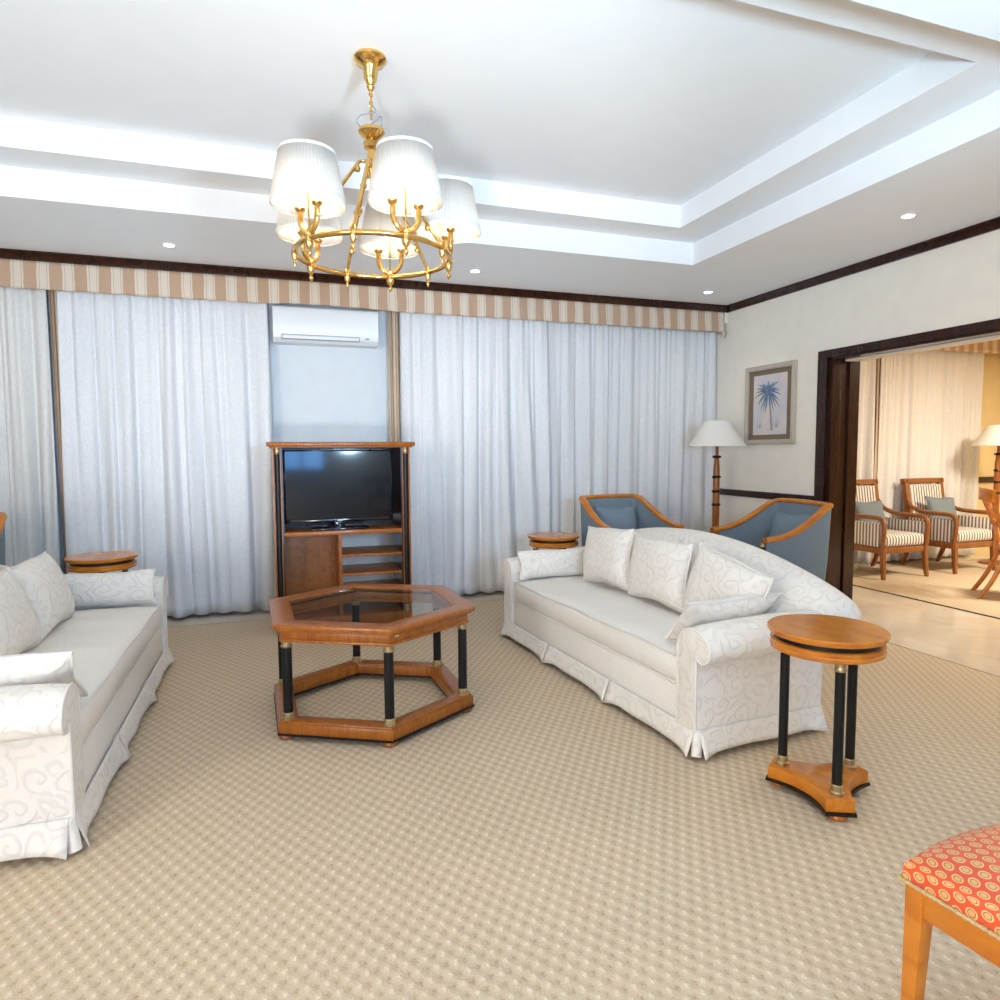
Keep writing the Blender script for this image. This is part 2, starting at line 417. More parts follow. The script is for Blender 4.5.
# chair rail and skirting on the dividing wall
struct(MB().box(XR-.028, XR, 4.705, YB, .918, .985, .008).build('trim_5', M['darkwood']))
struct(MB().box(XR-.02, XR, 4.705, YB, 0, .11, .006).build('baseboard_right', M['darkwood']))
struct(MB().box(XD+.3, XE, YB-.03, YB, .95, 1.03, .008).build('trim_6', M['darkwood']))
# door casing around the wide opening
CW = .116
def casing(xf, d):
    m = MB()
    for k, (a, t) in enumerate(((CW, .022), (CW*.72, .034), (CW*.30, .026))):
        xa, xb = sorted((xf, xf+d*t))
        m.box(xa, xb, OY1, OY1+a, 0, OZ, .003); m.box(xa, xb, OY0-a, OY0, 0, OZ, .003)
        m.box(xa, xb, OY0-a, OY1+a, OZ, OZ+a*.6, .004)
    return m
struct(casing(XR, -1).build('trim_7', M['darkwood'], ang=20)); struct(casing(XD, 1).build('trim_8', M['darkwood'], ang=20))
jm = MB()
for y0, y1 in ((OY1-.016, OY1), (OY0, OY0+.016)):
    jm.box(XR-.01, XD+.01, y0, y1, 0, OZ)
for x0, x1 in ((XR+.0, XR+.10), (XR+.19, XD+.0)):
    jm.box(x0, x1, OY1-.034, OY1-.012, 0, OZ-.015, .006); jm.box(x0, x1, OY0+.012, OY0+.034, 0, OZ-.015, .006)
jm.box(XR-.01, XD+.01, OY0, OY1, OZ-.018, OZ)
struct(jm.build('trim_9', M['darkwood'], ang=20))
tr = MB(); tr.box(XR+.12, XR+.24, OY0+.05, OY1-.05, OZ-.03, OZ-.015)
tr = struct(tr.build('trim_10', M['wall']))

# ------------------------------------------------------------------ carpets
def carpet(name, x0, x1, y0, y1, label):
    o = tag(MB().box(x0, x1, y0, y1, .0005, .010, .003).build(name, M['carpet']), label, 'carpet')
    e = MB().prism(rect(x0-.012, x1+.012, y0-.012, y1+.012), .0005, .0085, hole=rect(x0, x1, y0, y1)).build('binding', M['edge'], o)
    e['label'] = 'dark brown carpet edge binding'
    return o
carpet('carpet', -3.4, 4.15, YF+.1, 5.78, 'large beige woven dot carpet under the white sofas')
carpet('carpet', 5.62, 9.1, -1.0, 5.86, 'beige woven carpet beyond the dark opening under striped armchairs')
FZ = .0105

# ------------------------------------------------------------------ curtains
def curtain(name, x0, x1, y, z0, z1, mat, label, seed, amp=.035, lam=.15, group=None, nx=None, lean=0., cat='curtain'):
    rnd = random.Random(seed)
    L = x1-x0; n = nx or max(40, int(L/.0085)); nz = 30
    def series(lamf):
        ph = rnd.uniform(0, 6.28); out = []; k = rnd.uniform(.7, 1.3); tgt = k
        for i in range(n+1):
            if i % max(1, int(.12*n/L)) == 0: tgt = rnd.uniform(.6, 1.55)
            k += (tgt-k)*.08; ph += 2*PI/(lam*lamf)*k*L/n; out.append(ph)
        return out
    a1, a2, b1 = series(1.), series(1.9), series(.45)
    w1 = [rnd.uniform(.35, 1.) for _ in range(int(L/.2)+3)]
    sl = rnd.uniform(-.8, .8)
    def f(u, v):
        i = min(n, int(round(u*n))); x = x0+L*u; z = z1+(z0-z1)*v
        q = (x-x0)/.2; k = int(q); ww = w1[k]*(1-q+k)+w1[k+1]*(q-k)
        low = .45+.55*min(1, v*1.9)
        s1 = math.sin(a1[i]+sl*v*1.6+1.1*math.sin(2.4*v+a2[i]*.37)); s2 = math.sin(a2[i]+1.4*v*math.sin(q*.9)); s3 = math.sin(b1[i]+v*.8)
        s1 = math.copysign(abs(s1)**.75, s1)
        dy = amp*(ww*low*s1*(1-.22*s1)+.5*low*s2) + .008*s3*(1-.6*v)
        dx = lean*v*(u-.5) + .012*low*math.cos(a1[i]+sl*v*1.6)
        return (x+dx, y+dy, z+.004*math.sin(a1[i])*v)
    return tag(MB().grid(f, n, nz).build(name, mat, ang=180, thick=.003), label, cat, group)
G1 = 'sheer living room curtains'
ZB = .03; ZT = 2.74
curtain('curtain', -3.55, -1.645, 6.09, ZB, ZT, M['sheerwarm'], 'grey sheer curtain panel at the far left, behind the cut-off armchair', 3, .04, .17, G1)
curtain('curtain', -1.565, -.03, 6.075, ZB, ZT, M['sheer'], 'white sheer curtain panel left of the air conditioner and TV cabinet', 5, .050, .19, G1, lean=.06)
curtain('curtain', 1.115, 2.56, 6.07, ZB, ZT, M['sheer'], 'white sheer curtain panel just right of the TV cabinet', 8, .050, .19, G1, lean=.05)
curtain('curtain', 2.47, 4.585, 6.145, ZB, ZT, M['sheer'], 'white sheer curtain panel behind the blue armchair and floor lamp', 11, .033, .19, G1)
curtain('drape', 1.005, 1.095, 6.09, ZB, ZT, M['drape'], 'tan striped drape bunched between wall and sheer curtain right of the air conditioner', 21, .03, .05, cat='drape')
curtain('drape', -1.635, -1.575, 6.10, ZB, ZT, M['drape'], 'tan striped drape peeping out between the two left sheer panels', 22, .010, .05, cat='drape')
curtain('curtain', 5.2, 6.76, 6.09, ZB, ZT, M['sheerwarm'], 'cream curtain panel in the dining room, partly behind dark jamb', 31, .04, .16)
curtain('curtain', 6.88, 8.58, 6.09, ZB, ZT, M['sheerwarm'], 'cream curtain panel behind the right striped armchair', 32, .04, .16)
curtain('drape', 6.79, 6.86, 6.10, ZB, ZT, M['drape'], 'tan striped drape sliver between the two dining room curtain panels', 33, .02, .06, cat='drape')
# valances: gathered striped pelmets
def valance(name, x0, x1, y, z0, z1, label, arch=None, side=True):
    rnd = random.Random(4); n = int((x1-x0)/.012)
    ph = [rnd.uniform(0, 6.28) for _ in range(3)]
    def f(u, v):
        x = x0+(x1-x0)*u
        zb = z0
        if arch and arch[0]-.12 < x < arch[1]+.12:
            zb += .016*(.5-.5*math.cos(2*PI*(x-arch[0]+.12)/(arch[1]-arch[0]+.24)))**.5
        z = z1+(zb-z1)*v
        dy = .006*v*math.sin(x*21+ph[0])+.004*v*math.sin(x*43+ph[1])+.004*math.sin(x*9+ph[2])*v
        return (x, y-.012*v+dy, z)
    m = MB().grid(f, n, 8)
    if side: m.grid(lambda u, v: (x1-.001, y-.012+.1*u, z1+(z0-.0*u-z1)*v), 3, 4)
    return tag(m.build(name, M['valance'], ang=180, thick=.006), label, 'valance')
va = valance('valance', XL+.02, XR-.055, VY-.005, 2.645, ZC-.062, 'tan and cream striped valance above the living room curtains', arch=(.0, .92))
td = MB().lathe([(0, -.045), (.012, -.03), (.02, -.012), (.024, .01), (.012, .03), (0, .04)], (XR-.062, VY-.025, 2.625), 12).build('corner_tassel', M['drape'], va)
valance('valance', XD+.03, XE-.02, 6.02, 2.60, ZC-.02, 'gathered striped valance above the dining room curtains')

# ------------------------------------------------------------------ air conditioner
ac = thing('wall_mounted_air_conditioner', 'white split air conditioner on the wall above the TV cabinet', 'air conditioner', (.46, 6.219, 2.348))
prof = [(0, 0), (-.15, .0), (-.195, .035), (-.212, .09), (-.215, .26), (-.20, .292), (0, .30)]
MB().loft([[Vector((x, y, z)) for y, z in prof] for x in (-.445, .445)]).build('body', M['white'], ac, ang=30)
MB().box(-.37, .27, -.212, -.19, .028, .056, .004, mat=Matrix.Translation((0, .006, 0))).build('louver', M['white'], ac)
lv = MB().box(-.375, .275, -.2075, -.2, .058, .063); lv.box(-.375, .275, -.197, -.185, .022, .026); lv.box(.276, .280, -.2075, -.19, .024, .064); lv.box(-.378, -.374, -.2075, -.19, .024, .064)
lv.build('louver_gap', M['grey'], ac)
MB().box(.33, .365, -.212, -.2, .045, .055, .002).build('indicator', M['grey'], ac)

# ------------------------------------------------------------------ downlights
def downlight(x, y, label):
    t = thing('downlight', label, 'downlight', (x, y, ZC), group='recessed ceiling downlights')
    MB().lathe([(.036, .0), (.036, -.004), (.05, -.006), (.056, -.003), (.056, 0)], seg=28).build('trim_ring', M['white'], t)
    MB().lathe([(0, -.0035), (.036, -.0035)], seg=24).build('lens', M['spotlens'], t)
    l = bpy.data.lights.new('downlight_lamp', 'SPOT'); l.energy = 8; l.color = (1, .86, .66); l.spot_size = R(110); l.spot_blend = .8; l.shadow_soft_size = .04
    o = bpy.data.objects.new('downlight_lamp', l); COL.objects.link(o); o.parent = t; o.location = (0, 0, -.02)
    return t
downlight(-.69, 5.476, 'small round ceiling downlight above the left curtains')
downlight(1.645, 5.468, 'small round ceiling downlight just right of the chandelier ring')
downlight(3.995, 5.50, 'small round ceiling downlight in the far right ceiling corner')
downlight(3.963, 3.346, 'small round ceiling downlight over the wall with the opening, nearest the camera')

# ------------------------------------------------------------------ sofas
def camel(y, half=1.17):
    t = min(1, abs(y)/half); return .880-.235*t*t-.02*max(0, t-.85)/.15
def make_sofa(label):
    t = thing('sofa', label, 'sofa', group='white camelback sofas')
    S = M['sofa']
    MB().box(-.002, .74, -1.05, 1.05, .09, .31, .012).build('base', M['seat'], t)
    # seat cushion: one long, softly crowned
    def puff(nx=10, ny=44):
        m = MB(); b = bmesh.new(); bmesh.ops.create_grid(b, x_segments=1, y_segments=1, size=1); b.free()
        rings = []
        for j in range(ny+1):
            y = -.915+1.83*j/ny; k = (y/.915)
            e = min(1, (1-abs(k))*18); e = math.sqrt(max(0, 1-(1-e)**2))
            wv = .004*math.sin(y*9)+.003*math.sin(y*23)
            r = []
            for a in range(28):
                th = 2*PI*a/28; cx, cz = math.cos(th), math.sin(th)
                px = math.copysign(abs(cx)**.28, cx); pz = math.copysign(abs(cz)**.28, cz)
                r.append((.325+.335*px*(.97+.03*e), y, .368+(.078*(.72+.28*e)+wv*(pz > 0))*pz + (.012*e*(1-px*px) if pz > 0 else 0)))
            rings.append(r)
        return m.loft(rings)
    sc_ = puff().build('seat_cushion', M['seat'], t, ang=60)
    pp = MB()
    for z, x in ((.437, -.004), (.300, -.004)):
        pp.tube([(x, -.90+1.8*i/40, z+.004*math.sin(-.9+1.8*i/40*9)) for i in range(41)], .0055, 6)
    pp.build('piping', M['welt'], sc_)
    # rolled arms
    P = [(0, .12), (0, .46), (.004, .52), (.03, .567), (.075, .595), (.13, .598), (.185, .580), (.222, .545), (.230, .50), (.21, .462), (.177, .448), (.148, .456), (.137, .435), (.135, .12)]
    Ps = spline([(a, b, 0) for a, b in P], 3); cen = (.10, .45)
    for s in (-1, 1):
        rings = []
        for x, k in ((-.018, .86), (-.016, .90), (-.004, .94), (.02, .965), (.06, 1.0), (.2, 1.04), (.4, 1.06), (.6, 1.07), (.70, 1.06), (.75, 1.0)):
            rings.append([(x, s*(.918+cen[0]+(p.x-cen[0])*k), cen[1]+(p.y-cen[1])*k if p.y > .3 else p.y) for p in Ps])
        a = MB().loft(rings).build('arm', S, t, ang=50)
        MB().tube([(-.014, s*(.918+cen[0]+(p.x-cen[0])*.92), cen[1]+(p.y-cen[1])*.92 if p.y > .3 else p.y) for p in Ps], .0065, 6).build('piping', M['welt'], a)
    # camel back
    rings = []; ny = 56
    for j in range(ny+1):
        y = -1.19+2.38*j/ny; zt = camel(y)
        e = min(1, (1-abs(y)/1.19)*14); e = math.sqrt(max(0.02, 1-(1-e)**2))
        pr = [(.58, .30), (.60, .40), (.675, zt-.16), (.715, zt-.075), (.76, zt-.022), (.82, zt), (.88, zt-.006), (.93, zt-.034), (.95, zt-.075), (.925, zt-.125), (.86, zt-.2), (.76, .36), (.745, .12), (.60, .12)]
        cx = .80; zc = zt-.15
        rings.append([Vector((cx+(x-cx)*(.55+.45*e), y*(1-.125*max(0, min(1, (.64-z)/.22))), (zc+(z-zc)*(.6+.4*e)) if z > zc else z)) for x, z in pr])
    MB().loft(rings).build('back', S, t, ang=50)
    # skirt with kick pleats
    sk = MB()
    def seg(p, q, nrm):
        p, q, nrm = Vector((*p, 0)), Vector((*q, 0)), Vector((*nrm, 0))
        ln = (q-p).length; n = max(12, int(ln/.03))
        def f(u, v):
            e = abs(2*u-1); d = max(0, (e-1+.26/ln)/(.26/ln)) if ln > .3 else e
            off = .006+v*(.018+.030*d*d)+.004*v*math.sin(u*ln*17)
            zb = .016+.016*(1-d*d)
            w = p+(q-p)*u+nrm*off; return (w.x, w.y, .135+(zb-.135)*v)
        sk.grid(f, n, 5)
    xs0, xs1, ys = -.006, .745, 1.055
    fr = [-ys, -.36, .36, ys]
    for a, b in zip(fr, fr[1:]): seg((xs0, a+.004), (xs0, b-.004), (-1, 0))
    for s in (-1, 1): seg((xs0+.004, s*ys), (xs1, s*ys), (0, s))
    seg((xs1, -ys), (xs1, ys), (1, 0))
    for y in (-.36, .36): sk.grid(lambda u, v: (xs0+.004-.018*v, y-.05+.1*u, .13-.11*v), 4, 3)
    for s in (-1, 1):
        sk.tube([(xs0+.012, s*(ys-.012), .13), (xs0-.012, s*(ys+.012), .02)], .022, 8)
    sk.build('skirt', S, t, ang=50, thick=.004)
    for x in (.06, .69):
        for y in (-1.0, 1.0): MB().box(x-.03, x+.03, y-.03, y+.03, 0, .1, .004).build('foot', M['black'], t)
    return t
sofa_r = make_sofa('white damask camelback sofa on the right, beside the round side table')
sofa_r.scale = (1, 1.03, 1); sofa_r.location = (1.692, 3.535, FZ); sofa_r.rotation_euler = (0, 0, R(4))
sofa_l = dup(sofa_r, 'white damask camelback sofa cut off by the left edge of the photo', (-.715, 3.65, FZ), R(180.2))

# ------------------------------------------------------------------ cushions
def cushion_mesh(name, w, h, tk, mat, seed=1, frill=0.):
    rnd = random.Random(seed); ph = [rnd.uniform(0, 6.28) for _ in range(6)]
    m = MB(); n = 22
    def pt(u, v, s):
        x = w/2*u*(1-.07*(1-v*v)); y = h/2*v*(1-.07*(1-u*u))
        th = tk/2*(max(0, (1-abs(u)**2.6)*(1-abs(v)**2.6)))**.5
        th *= 1+.07*math.sin(3*u+ph[0])*math.sin(2.5*v+ph[1])
        return (x+.004*math.sin(5*v+ph[2]), s*(th+.002), y+.005*math.sin(4*u+ph[3]))
    for s in (-1, 1):
        m.grid(lambda a, b: pt(2*a-1, 2*b-1, s), n, n)
    bmesh.ops.remove_doubles(m.bm, verts=m.bm.verts[:], dist=.0045)
    bmesh.ops.recalc_face_normals(m.bm, faces=m.bm.faces[:])
    o = m.build(name, mat, ang=75)
    edge = []
    for k in range(4*n):
        q, r = divmod(k, n); a = -1+2*r/n
        u, v = ((a, -1), (1, a), (-a, 1), (-1, -a))[q]
        p = pt(u, v, 0); edge.append((p[0], 0, p[2]))
    MB().tube(edge, .0065, 6, closed=True).build('piping', M['welt'] if mat in (M['sofa'],) else mat, o)
    return o
def frame(root_loc, rz, p): 
    return Matrix.Translation(root_loc) @ Matrix.Rotation(rz, 4, 'Z') @ Vector(p)
SR = ((1.692, 3.535, FZ), R(4)); SL = ((-.715, 3.65, FZ), R(180.2))
c0 = cushion_mesh('cushion', .56, .39, .17, M['sofa'])
def place_cushion(sofa, p, lean, roll, yaw, label, first=False, src=c0, group=None):
    o = src if first else copy_tree(src)
    o['label'] = label; o['category'] = 'cushion'
    if group: o['group'] = group
    o.location = frame(*sofa, p)
    # cushion faces local -y ; sofa faces local -x  -> turn -90 deg
    o.rotation_euler = (Matrix.Rotation(sofa[1]+R(-90)+yaw, 4, 'Z') @ Matrix.Rotation(-lean, 4, 'X') @ Matrix.Rotation(roll, 4, 'Y')).to_euler()
    return o
GC = 'white damask sofa cushions'
place_cushion(SR, (.475, .44, .672), R(8), R(-4), 0, 'white back cushion at the far end of the right sofa, nearest the curtain', True, group=GC)
place_cushion(SR, (.475, -.135, .668), R(8), 0, 0, 'white back cushion in the middle of the right sofa', group=GC)
place_cushion(SR, (.475, -.70, .64), R(10), R(11), 0, 'slumped white back cushion sloping down towards the near arm of the right sofa', group=GC)
place_cushion(SL, (.475, -.43, .650), R(18), 0, 0, 'white back cushion at the far end of the left sofa', group=GC)
place_cushion(SL, (.475, .16, .650), R(18), 0, 0, 'white back cushion touching the left photo edge, in the middle of the left sofa', group=GC)
p0 = cushion_mesh('pillow', .58, .27, .11, M['sofa'], 5)
def place_pillow(sofa, p, side, lean, label, first=False):
    o = p0 if first else copy_tree(p0)
    o['label'] = label; o['category'] = 'pillow'; o['group'] = 'white pillows against the sofa arms'
    o.location = frame(*sofa, p)
    o.rotation_euler = (Matrix.Rotation(sofa[1]+(0 if side < 0 else PI), 4, 'Z') @ Matrix.Rotation(lean, 4, 'X')).to_euler()
    return o
place_pillow(SR, (.31, -.885, .575), -1, R(38), 'white pillow propped against the near arm of the right sofa', True)
place_pillow(SL, (.285, .885, .575), 1, R(38), 'white pillow propped against the near arm of the left sofa')
place_pillow(SR, (.300, .885, .568), 1, R(12), 'white pillow propped against the far arm of the right sofa').scale = (1, 1, .74)
place_pillow(SL, (.300, -.885, .568), -1, R(12), 'white pillow propped against the far arm of the left sofa').scale = (1, 1, .74)

# ------------------------------------------------------------------ column helper (black shaft, brass capital and base)
def column(name, x, y, z0, z1, r, parent, cap=.035):
    c = MB().lathe([(0, z0), (r, z0), (r, z1), (0, z1)], (x, y, 0), 20).build(name, M['black'], parent)
    MB().lathe([(0, z1-cap), (r*1.08, z1-cap), (r*1.25, z1-cap*.85), (r*1.08, z1-cap*.7), (r*1.08, z1-cap*.25), (r*1.3, z1-.004), (r*1.3, z1), (0, z1)], (x, y, 0), 20).build('capital', M['brass'], c)
    MB().lathe([(0, z0), (r*1.38, z0), (r*1.38, z0+cap*.3), (r*1.15, z0+cap*.4), (r*1.1, z0+cap*.85), (r*1.22, z0+cap*.92), (r*1.05, z0+cap*1.05), (0, z0+cap*1.05)], (x, y, 0), 20).build('column_base', M['brass'], c)
    return c
def bun(name, x, y, r, h, parent, mat):
    return MB().lathe([(0, 0), (r*.75, 0), (r, h*.4), (r*.9, h*.8), (r*.6, h), (0, h)], (x, y, 0), 18).build(name, mat, parent)

# ------------------------------------------------------------------ coffee table
ct = thing('coffee_table', 'hexagonal wooden coffee table with glass top and black columns', 'coffee table', (.464, 3.585, FZ), R(2))
A0 = R(-90); ZTOP = .573
MB().prism(ngon(6, .588, A0), ZTOP-.026, ZTOP, .006, hole=ngon(6, .465, A0)).build('top_frame', M['wood'], ct, ang=25)
MB().prism(ngon(6, .469, A0), ZTOP-.010, ZTOP-.003).build('glass_pane', M['glass'], ct)
ap = MB(); ap.prism(ngon(6, .570, A0), ZTOP-.037, ZTOP-.025, .004, hole=ngon(6, .50, A0)); ap.prism(ngon(6, .545, A0), ZTOP-.082, ZTOP-.035, .004, hole=ngon(6, .48, A0)); ap.prism(ngon(6, .553, A0), ZTOP-.092, ZTOP-.078, .005, hole=ngon(6, .47, A0))
apo = ap.build('apron', M['wood'], ct, ang=25)
bf = MB(); bf.prism(ngon(6, .572, A0), .034, .086, .004, hole=ngon(6, .46, A0)); bf.prism(ngon(6, .562, A0), .082, .094, .004, hole=ngon(6, .47, A0))
bf.build('base_frame', M['wood'], ct, ang=25)
MB().prism(ngon(6, .577, A0), .026, .036, 0, hole=ngon(6, .46, A0)).build('base_band', M['black'], ct)
for x, y in ngon(6, .515, A0): column('leg', x, y, .091, ZTOP-.089, .0235, ct)
for x, y in ngon(6, .53, A0): bun('foot', x, y, .038, .03, ct, M['wood'])
MB().box(-.008, .016, -.001, .001, -.004, .004, mat=Matrix.Translation((.035, -.527, ZTOP-.05)) @ Matrix.Rotation(R(30), 4, 'Z')).build('sticker', M['silver'], apo)

# ------------------------------------------------------------------ round side tables
def make_side_table(label):
    t = thing('side_table', label, 'side table', group='round three-legged side tables')
    H = .690
    MB().lathe([(0, H-.030), (.194, H-.030), (.212, H-.024), (.219, H-.010), (.219, H-.004), (.215, H), (0, H)], seg=56).build('tabletop', M['woodtop'], t, ang=30)
    MB().lathe([(0, H-.048), (.192, H-.048), (.192, H-.029), (0, H-.029)], seg=48).build('groove', M['black'], t)
    MB().lathe([(0, H-.088), (.196, H-.088), (.206, H-.083), (.208, H-.072), (.203, H-.066), (.207, H-.058), (.207, H-.050), (.2, H-.047), (0, H-.047)], seg=56).build('apron', M['woodtop'], t, ang=30)
    # concave triangular plinth
    def tri(r, c, k):
        pts = []
        for i in range(3):
            a = 2*PI*i/3; d = Vector((math.cos(a), math.sin(a))); n = Vector((-math.sin(a), math.cos(a)))
            A = d*r-n*c; B = d*r+n*c
            a2 = a+2*PI/3; d2 = Vector((math.cos(a2), math.sin(a2))); n2 = Vector((-math.sin(a2), math.cos(a2)))
            Cn = d2*r-n2*c; mid = a+PI/3; dm = Vector((math.cos(mid), math.sin(mid)))
            pts.append(A)
            for j in range(9):
                u = j/8; p = B.lerp(Cn, u)-dm*k*4*u*(1-u)*1.; pts.append(p)
        return [(p.x, p.y) for p in pts]
    MB().prism(tri(.195, .052, .042), .038, .088, .003).build('plinth', M['woodtop'], t, ang=25)
    MB().prism(tri(.203, .056, .040), .026, .038).build('plinth_band', M['black'], t, ang=25)
    for i in range(3):
        a = 2*PI*i/3
        column('leg', .152*math.cos(a), .152*math.sin(a), .087, H-.087, .0185, t, .04)
        bun('foot', .165*math.cos(a), .165*math.sin(a), .034, .027, t, M['woodtop'])
    return t
st = make_side_table('round wooden side table on black columns in front of the right sofa'); st.location = (2.045, 2.015, FZ); st.rotation_euler = (0, 0, R(4))
dup(st, 'round wooden side table behind the far arm of the right sofa', (2.19, 5.06, FZ), R(30))
dup(st, 'round wooden side table behind the far arm of the left sofa', (-1.145, 5.15, FZ), R(40))

# ------------------------------------------------------------------ TV cabinet
CX, CY0, CD = .495, 5.20, .46
cab = thing('tv_cabinet', 'tall wooden TV cabinet with black columns and open shelves', 'TV cabinet', (CX, CY0, FZ))
W = .505
cv = MB(); cv.box(-W-.05, W+.05, -.035, CD+.02, 1.437, 1.468, .006); cv.box(-W-.03, W+.03, -.02, CD+.01, 1.424, 1.438, .004)
cv.build('cornice', M['wood'], cab)
for s in (-1, 1):
    MB().box(*sorted((s*(W+.012), s*(W-.0))), .0, CD, .04, 1.425).build('side_panel', M['wood'], cab)
    MB().box(*sorted((s*(W-.062), s*(W-.046))), .0, CD, .04, 1.425).build('side_panel', M['darkwood'], cab)
    MB().box(*sorted((s*(W-.049), s*(W-.043))), -.002, .012, .04, 1.425).build('edge_strip', M['wood'], cab)
    MB().box(*sorted((s*(W-.048), s*(W))), .03, CD, .04, 1.425).build('pilaster', M['wood'], cab)
    column('column', s*(W-.024), .008, .12, 1.425, .0185, cab, .05)
wi = W-.06
MB().box(-wi, wi, .0, CD, .752, .785, .003).build('tv_shelf', M['wood'], cab)
DV = -.035
MB().box(DV-.012, DV+.012, .005, CD, .12, .755).build('divider', M['wood'], cab)
MB().box(-wi, DV, CD-.12, CD-.10, .12, .755).build('back_panel', M['panelwood'], cab)
MB().box(-wi, wi, CD-.015, CD, .785, 1.425).build('back_panel', M['darkwood'], cab)
for z in (.29, .435, .585): MB().box(DV+.01, wi, .012, CD-.02, z-.010, z+.008, .002).build('shelf', M['wood'], cab)
MB().box(-W-.012, W+.012, -.02, CD, .0, .12, .006).build('plinth', M['wood'], cab)
tv = thing('television', 'black flat screen television standing inside the wooden cabinet', 'television', (CX-.02, CY0+.16, FZ+.786))
MB().box(-.42, .42, -.02, .03, .055, .622, .006).build('housing', M['tvblack'], tv)
MB().box(-.405, .405, -.0225, -.0195, .085, .610).build('screen', M['screen'], tv)
MB().box(-.405, .405, -.0235, -.018, .060, .078, .002).build('speaker_bar', M['tvblack'], tv)
MB().box(-.02, .02, -.0245, -.02, .064, .074).build('badge', M['chrome'], tv)
s_ = MB().box(-.22, .22, -.10, .10, 0, .014, .005); s_.box(-.04, .04, -.01, .02, .01, .07, .004); s_.build('stand', M['tvblack'], tv)

# ------------------------------------------------------------------ blue tub armchairs
def make_tub(label):
    t = thing('tub_armchair', label, 'armchair', group='blue tub armchairs')
    half = [(-.335, -.29, .742), (-.338, -.16, .757), (-.336, -.02, .802), (-.326, .12, .88), (-.31, .22, .945), (-.292, .285, .972), (-.22, .308, .978), (0, .315, .98)]
    full = half+[(-x, y, z) for x, y, z in half[-2::-1]]
    path = spline(full, 5)
    MB().bar(path, .062, .034, .8).build('arm_rail', M['woodtop'], t, ang=40)
    o_, i_ = [], []
    rings = []
    for k, p in enumerate(path):
        q = path[min(k+1, len(path)-1)]-path[max(k-1, 0)]; q.z = 0; q.normalize(); n = Vector((q.y, -q.x, 0))   # inward
        if (Vector((0, 0, 0))-Vector((p.x, p.y, 0))).dot(n) < 0: n = -n
        b = Vector((p.x*.93, p.y*.9, 0))
        top = p.z-.014
        rings.append([Vector((p.x, p.y, top))-n*.018, Vector((p.x*.97, p.y*.96, .55))-n*.016, Vector((b.x, b.y, .235))-n*.012, Vector((b.x, b.y, .235))+n*.045, Vector((p.x*.96, p.y*.95, .5))+n*.055, Vector((p.x, p.y, top))+n*.016])
    MB().loft(rings).build('shell', M['blue'], t, ang=50)
    MB().box(-.27, .27, -.315, .20, .245, .43, .045, 4).build('seat_cushion', M['blue'], t, ang=60)
    fr = MB().box(-.305, .305, -.275, -.245, .18, .25, .004); fr.box(-.30, -.27, -.27, .27, .18, .24, .004); fr.box(.27, .30, -.27, .27, .18, .24, .004); fr.box(-.28, .28, .245, .275, .18, .24, .004)
    fr.build('seat_frame', M['wood'], t)
    for s in (-1, 1):
        MB().bar([(s*.318, -.262, 0), (s*.318, -.262, .25), (s*.325, -.262, .725)], [.03, .045, .045], [.03, .04, .04], .2).build('front_leg', M['wood'], t)
        column('arm_column', s*.325, -.302, .26, .728, .0165, t, .035)
        MB().bar([(s*.27, .31, 0), (s*.275, .27, .12), (s*.275, .262, .27)], [.035, .045, .045], [.035, .045, .05], .2).build('rear_leg', M['wood'], t)
    return t
tub1 = make_tub('blue tub armchair with its back to the curtain, left of the floor lamp'); tub1.location = (2.885, 5.03, FZ); tub1.rotation_euler = (0, 0, R(7))
C2 = (3.625, 4.16)
dup(tub1, 'blue tub armchair with its back to the dark door jamb, right of the floor lamp', (*C2, FZ), R(-94))
dup(tub1, 'blue tub armchair cut off by the left photo edge, only a rail corner showing', (-2.09, 5.08, FZ), R(-3))
b0 = cushion_mesh('cushion', .42, .38, .12, M['bluecush'], 9); tag(b0, 'blue cushion in the armchair left of the floor lamp', 'cushion', 'blue armchair cushions')
def place_blue(o, chair, rz, p, lean):
    o.location = Matrix.Translation((*chair, FZ)) @ Matrix.Rotation(rz, 4, 'Z') @ Vector(p)
    o.rotation_euler = (Matrix.Rotation(rz, 4, 'Z') @ Matrix.Rotation(-lean, 4, 'X')).to_euler()
place_blue(b0, (2.885, 5.03), R(7), (.0, .15, .715), R(16))
b1 = copy_tree(b0); b1['label'] = 'blue cushion in the armchair by the dark door jamb'; place_blue(b1, C2, R(-94), (0.02, .15, .715), R(16))

# ------------------------------------------------------------------ floor lamps
def make_lamp(label):
    t = thing('floor_lamp', label, 'floor lamp', group='floor lamps with ivory cone shades')
    MB().lathe([(0, 0), (.15, 0), (.15, .018), (.13, .03), (.05, .045), (.028, .07), (0, .07)], seg=32).build('base', M['midwood'], t)
    MB().lathe([(0, .06), (.033, .06), (.031, .4), (.034, .8), (.031, 1.2), (.022, 1.31), (.016, 1.34), (.014, 1.47), (0, 1.47)], seg=18).build('pole', M['wood'], t)
    for z in (.55, .86, .99, 1.13, 1.325):
        MB().lathe([(0, z-.012), (.037, z-.012), (.043, z), (.040, z+.01), (.032, z+.014), (0, z+.014)], seg=18).build('ring', M['darkwood'], t)
    MB().lathe([(.268, 1.425), (.272, 1.43), (.265, 1.44), (.20, 1.54), (.125, 1.665), (.122, 1.67), (.12, 1.665), (.195, 1.538), (.26, 1.44), (.266, 1.425)], seg=48).build('lamp_shade', M['lampshade'], t, ang=60)
    MB().lathe([(0, 1.47), (.014, 1.47), (.03, 1.53), (.03, 1.56), (.015, 1.59), (0, 1.595)], seg=16).build('bulb', M['white'], t)
    return t
LX, LY = 4.07, 5.42
lamp = make_lamp('floor lamp with ivory cone shade between the two blue armchairs'); lamp.location = (LX, LY, 0.0105)
